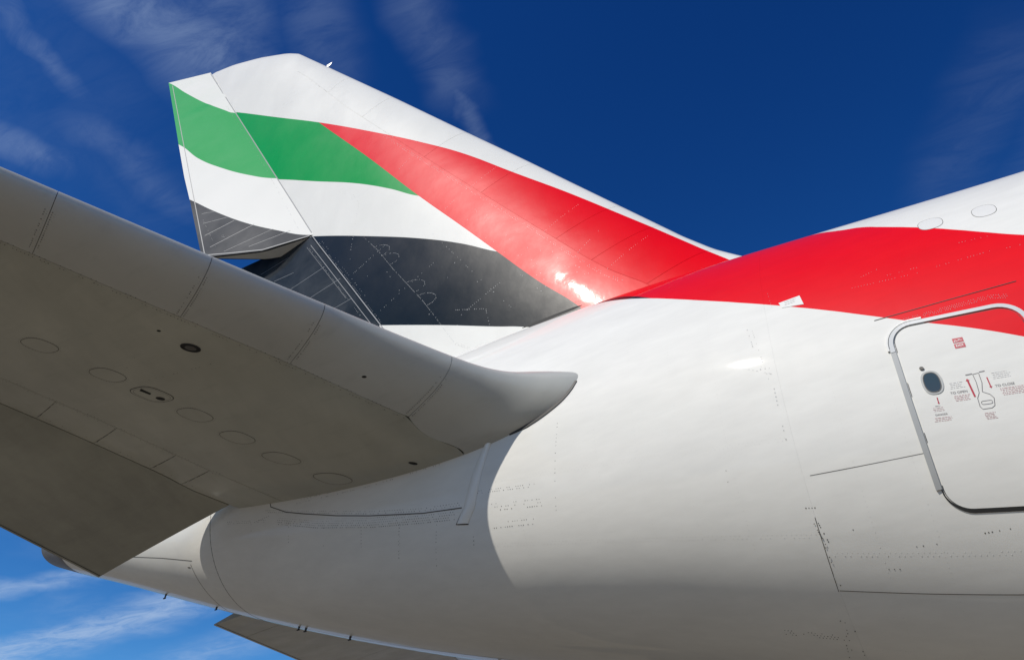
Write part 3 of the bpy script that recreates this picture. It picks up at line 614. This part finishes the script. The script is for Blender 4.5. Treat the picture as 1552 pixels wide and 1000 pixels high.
# ---------------------------------------------------------------- rudders
def rud_part(name, srange, defl, label, ns=60):
    v = np.linspace(0, 1, 12)[:, None]; b = np.linspace(0, 1, ns)[None]
    s0, s1 = srange
    def sv(a, b):
        vv = a*3.5; lo, hi = s0(vv), s1(vv)
        for _ in range(3):
            S = lo+(hi-lo)*b; W = np.interp(S, RTS, RTV); vv = a*W+0*b; lo, hi = s0(vv), s1(vv)
        return lo+(hi-lo)*b, vv
    S, VV = sv(v, b)
    return closed_pair(name, lambda u, w_, s, o: rudder(u, w_, s, o, defl), S, VV, 'rud', root, 0., lambda u, w_, p: np.stack([u, w_], -1))
up = rud_part('upper_rudder', (lambda v: np.interp(v, [0, 1.16, 1.9, 2.5], [-.10, .35, .94, 1.42]), lambda v: 10.78+.60*v), RDEF, None)
up['label'] = 'upper rudder swung toward the viewer with green and white bands above a slate corner'
lo_ = rud_part('lower_rudder', (lambda v: -6.5+0*v, lambda v: -.11+.66*v), 0., None)
lo_['label'] = 'slate black lower rudder half hidden behind the tailplane'
ru = lambda s, v, o: rudder(s, v, -1, o)
rl = lambda s, v, o: rudder(s, v, -1, o, 0.)
def rib_lines(F, rows, parent):
    for a, b, wd in rows: ribbon('rib_line', F, [a, b], wd, 'scuff', parent, h=.0015, n=6, sink=.003)
rib_lines(ru, [((3.2, 2.05), (3.0, 1.75), .010), ((2.75, 2.12), (2.45, 1.55), .012), ((2.20, 2.20), (2.15, 1.42), .014), ((1.62, 2.2), (1.55, 1.05), .014), ((1.15, 1.95), (.95, .72), .010), ((.8, 1.4), (.52, .40), .012), ((1.45, 2.38), (11.2, 1.22), .02)], up)
ribbon('lower_edge', ru, [(-.06, .1), (.40, 1.16), (.99, 1.88), (1.44, 2.40)], .03, 'scuff', up, h=.0015, n=6)
ribbon('hinge_edge', ru, [(0., .02), (10.7, .02)], .025, 'scuff', up, h=.0015, n=30)
rib_lines(rl, [((-.30, 1.3), (-.62, .8), .009), ((-.93, 1.2), (-1.3, .17), .010), ((-1.65, 1.0), (-2.0, .04), .010), ((.3, 1.5), (-.05, .7), .007), ((-2.4, .9), (-2.75, .1), .009), ((-.35, .12), (-6, .10), .012), ((-.3, .22), (-2.6, .20), .006)], lo_)
dots('worn_rivets', rl, [([(-.4, .16), (-4, .15)], .06, 2, .05, .6)], 'rivetlt', lo_, r=.006)
dots('worn_rivets', ru, [([(.4, .2), (3.2, .12)], .05, 2, .05, .4), ([(3.2, .1), (8, .1)], .06, 2, .06, .35), ([(2.9, 2.05), (1.5, 2.05)], .05, 2, .06, .5), ([(1.9, 1.9), (1.6, 1.7)], .04, 2, .05, .6)], 'rivetlt', up, r=.006)
# pale primer on the end rib of the upper rudder, seen from beneath
def end_rib():
    v = np.linspace(.12, 2.2, 14); s = np.interp(v, [0, 1.16, 1.9, 2.5], [-.10, .35, .94, 1.42])-.02
    A_, B_ = rudder(s, v, -1, -.03), rudder(s, v, 1, -.03); V = list(A_)+list(B_); n = len(v)
    recalc(link('end_rib', V, [(i, i+1, n+i+1, n+i) for i in range(n-1)], 'inner', up, smooth=False, label='pale grey end rib on the underside of the upper rudder'))
end_rib()

# ---------------------------------------------------------------- tailplanes and elevators
def tailplane(side):
    tname = 'tailplane'
    def Fq(q, a, o): return tpl(np.abs(q)*np.abs(q), a, q >= 0, o*np.clip(np.abs(q)/.12, .25, 1), side)   # q < 0 upper, q > 0 lower
    Fl = lambda c, a, o: tpl(c, a, True, o, side)
    q = np.concatenate([-np.linspace(1, 0, 26)[:-1], np.linspace(0, 1, 34)]); a = np.concatenate([np.linspace(1.0, 4, 50), np.linspace(4.2, 14.7, 40)])
    U, V = np.meshgrid(q, a, indexing='ij')
    P = Fq(U, V, -.007-.02*np.clip(4.2-V, 0, 1)); P[..., 0] -= .035*np.clip(1-np.abs(U)/.5, 0, 1); verts = list(P.reshape(-1, 3)); nu, nv = U.shape; fc = gridfaces(nu, nv)
    fc += [(j, j+1, (nu-1)*nv+j+1, (nu-1)*nv+j) for j in range(nv-1)]; fc += [tuple(i*nv+nv-1 for i in range(nu))]
    core = recalc(link(tname, verts, fc, 'core', root, label=('near starboard tailplane with shaded grey underside and bright nose' if side < 0 else 'far port tailplane showing below the belly')))
    sm = 1.0
    # nose panels
    sh = 1.85
    ends = [14.7, 12.2, 10.2, 8.9, 7.49, 6.015, 4.825, 3.43, 1.2]
    for a1, a0 in zip(ends[:-1], ends[1:]):
        b = np.linspace(0, 1, 110 if a0 < 1.3 else 26)[None]
        lo, hi = a0+(.003 if a0 > 1.3 else 0), a1-.003; A0 = lo+(hi-lo)*b-sh*.17*(1 if a0 > 1.3 else b)*(1. if a1 < 14 else (1-b))
        for _ in range(8): A0 = lo+(hi-lo)*b-sh*spar_c(A0)*(1 if a0 > 1.3 else b)*(1. if a1 < 14 else (1-b))
        qe = np.sqrt(spar_c(A0))-.0009; tt_ = np.linspace(0, 1, 46)[:, None]; qq = -.62+(qe+.62)*tt_
        A = lo+(hi-lo)*b-sh*qq*qq*(1 if a0 > 1.3 else b)*(1. if a1 < 14 else (1-b)) +0*qq
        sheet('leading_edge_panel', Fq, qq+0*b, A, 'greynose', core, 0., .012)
    # spar-box skin in bays, lower side; upper skin whole
    bays = [14.7, 9.4, 1.2] if side < 0 else [14.7, 6., 1.2]
    for a1, a0 in zip(bays[:-1], bays[1:]):
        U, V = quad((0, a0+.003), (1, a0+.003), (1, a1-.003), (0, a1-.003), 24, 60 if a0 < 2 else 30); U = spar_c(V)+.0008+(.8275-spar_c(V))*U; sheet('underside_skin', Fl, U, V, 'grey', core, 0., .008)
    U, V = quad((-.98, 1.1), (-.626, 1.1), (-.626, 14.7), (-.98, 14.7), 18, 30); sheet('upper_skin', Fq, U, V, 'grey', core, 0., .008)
    # trailing-edge access panels
    te = [14.7, 12.6, 10.8, 9.2, 7.9, 6.8, 5.75, 4.93, 4.13, 3.30, 2.82, 1.2]
    for a1, a0 in zip(te[:-1], te[1:]):
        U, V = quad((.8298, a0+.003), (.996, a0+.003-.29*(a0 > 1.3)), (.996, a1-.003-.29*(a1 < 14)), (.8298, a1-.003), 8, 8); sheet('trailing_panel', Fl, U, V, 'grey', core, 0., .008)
    # oval tank covers
    for a_, c_ in ((5.213, .553), (4.117, .562), (3.506, .574), (2.902, .581), (2.30, .600), (6.0, .55), (6.8, .55), (7.6, .55)):
        blob('tank_cover', Fl, c_, a_, .034, .165, 'grey', core, h=.002, k=2.5); ribbon('cover_joint', Fl, oval_ring(c_, a_, .035, .17, 2.5), .009, 'joint', core, h=.0008, n=1, closed=True)
        dots('cover_screws', Fl, [(oval_ring(c_, a_, .039, .19, 2.5)+oval_ring(c_, a_, .039, .19, 2.5)[:1], .035, 1, 0, .9)], 'rivet', core, r=.004)
    if side < 0:
        c_, a_ = .556, 4.674
        blob('open_cover_plate', Fl, c_, a_, .038, .185, 'grey', core, h=.004, k=3.); ribbon('cover_joint', Fl, oval_ring(c_, a_, .039, .19, 3.), .014, 'joint', core, h=.002, n=1, closed=True)
        ribbon('cover_joint', Fl, oval_ring(c_, a_, .033, .165, 3.), .005, 'joint', core, h=.0045, n=1, closed=True)
        blob('vent_hole', Fl, .557, 4.565, .010, .045, 'dark', core, h=.006, k=2)
        V = [Fl(c, a2, .006) for c, a2 in ((.548, 4.83), (.563, 4.80), (.560, 4.68), (.550, 4.70))]; link('vent_hole', V, [(0, 1, 2, 3)], 'dark', core, smooth=False)
        blob('round_port', Fl, .272, 5.24, .0165, .093, 'dark', core, h=.003, k=2); ribbon('port_rim', Fl, oval_ring(.272, 5.24, .0165, .093, 2.), .012, 'rubber', core, h=.007, n=1, closed=True)
        blob('port_core', Fl, .273, 5.235, .010, .055, 'joint', core, h=.005, k=2)
        blob('drain_hole', Fl, .395, 2.36, .006, .040, 'dark', core, h=.003, k=2); blob('drain_hole', Fl, .112, 3.944, .0045, .020, 'dark', core, h=.003, k=2); blob('drain_hole', Fl, .259, 5.632, .004, .018, 'dark', core, h=.003, k=2)
        runs = []
        for ad in (7.49, 6.015, 4.825, 3.43):
            for d_ in (-.035, .035): runs.append(([(c*c, ad-sh*c*c+d_) for c in np.linspace(.17, .41, 6)], .032, 2, .03, .7))
        runs += [([(.188, 8.5), (.188, 3.1)], .045, 2, .025, .55), ([(.175, 8.5), (.175, 3.2)], .06, 1, 0, .5), ([(.822, 8.5), (.822, 2.0)], .05, 1, 0, .5), ([(.838, 8.5), (.838, 2.0)], .05, 1, 0, .5), ([(.975, 7), (.975, 2.0)], .06, 1, 0, .4)]
        for ad in (5.75, 4.93, 4.13, 3.30, 2.82): runs.append(([(.84, ad-.05), (.975, ad-.29)], .035, 2, .07, .7))
        runs += [([(.3, 5.6), (.5, 5.2)], .07, 1, 0, .3), ([(.3, 4.9), (.50, 4.95)], .06, 1, 0, .35)]
        dots('rivets', Fl, runs, 'rivet', core, r=.0062)
        # black rubber seal where the nose slides along the fuselage
        sp = []
        for c in np.linspace(.0008, .17, 26):
            lo, hi = 1.6, 3.4
            for _ in range(40):
                a_ = (lo+hi)/2; p = tpl(c, a_)                                # where the underside meets the fuselage skin
                x_, z_ = float(p[0]), float(p[2]); s_ = (z_-float(FC(x_)))/(float(FT(x_)-FC(x_)) if z_ > float(FC(x_)) else float(FC(x_)-FB(x_)))
                n_ = 2. if s_ > 0 else float(FN(x_))
                if a_ > float(FW(x_))*max(0, 1-min(1, abs(s_))**n_)**(1/n_): hi = a_
                else: lo = a_
            sp.append((x_, math.degrees(math.asin(max(-1, min(1, s_))))))
        ribbon('root_seal', fus, sp, np.interp(np.arange(26), [0, 4, 18, 25], [.03, .055, .07, .02]), 'rubber', core, h=.012, n=1, shift=0.)
    # elevator
    d0, cs = (EDEF, 1.) if side < 0 else (R(12), 1.15)
    bounds = [14.7, 8.2, 1.74] if side < 0 else [14.7, 8.2, 3.15, 1.74]
    for a1, a0 in zip(bounds[:-1], bounds[1:]):
        c = np.linspace(0, 1, 18)[:, None]; b = np.linspace(0, 1, 24)[None]; a0_ = a0+.014; A = a0_+(a1-a0_)*b+0*c
        L_, Up = elev(c+0*b, A, True, 0, side, d0, cs), elev(c+0*b, A, False, 0, side, d0, cs); nu, nv = A.shape; n = nu*nv
        V = list(L_.reshape(-1, 3))+list(Up.reshape(-1, 3)); fc = gridfaces(nu, nv)+gridfaces(nu, nv, n)
        ring = [(0, j) for j in range(nv)]+[(i, nv-1) for i in range(1, nu)]+[(nu-1, j) for j in range(nv-2, -1, -1)]+[(i, 0) for i in range(nu-2, 0, -1)]
        idx = [i*nv+j for i, j in ring]; fc += [(idx[k], idx[(k+1) % len(idx)], n+idx[(k+1) % len(idx)], n+idx[k]) for k in range(len(idx))]
        o = recalc(link('elevator', V, fc, 'greyelev', root)); bm = bmesh.new(); bm.from_mesh(o.data)
        for e in bm.edges:
            if len(e.link_faces) == 2 and e.calc_face_angle(0) > R(40): e.smooth = False
        bm.to_mesh(o.data); bm.free()
        El = lambda c, a, o_: elev(c, a, True, o_, side, d0, cs)
        ribbon('trailing_strip', El, [(.985, a0+.03), (.985, a1-.03)], .03, 'joint', o, h=.002, n=20)
tailplane(-1)
tailplane(1)
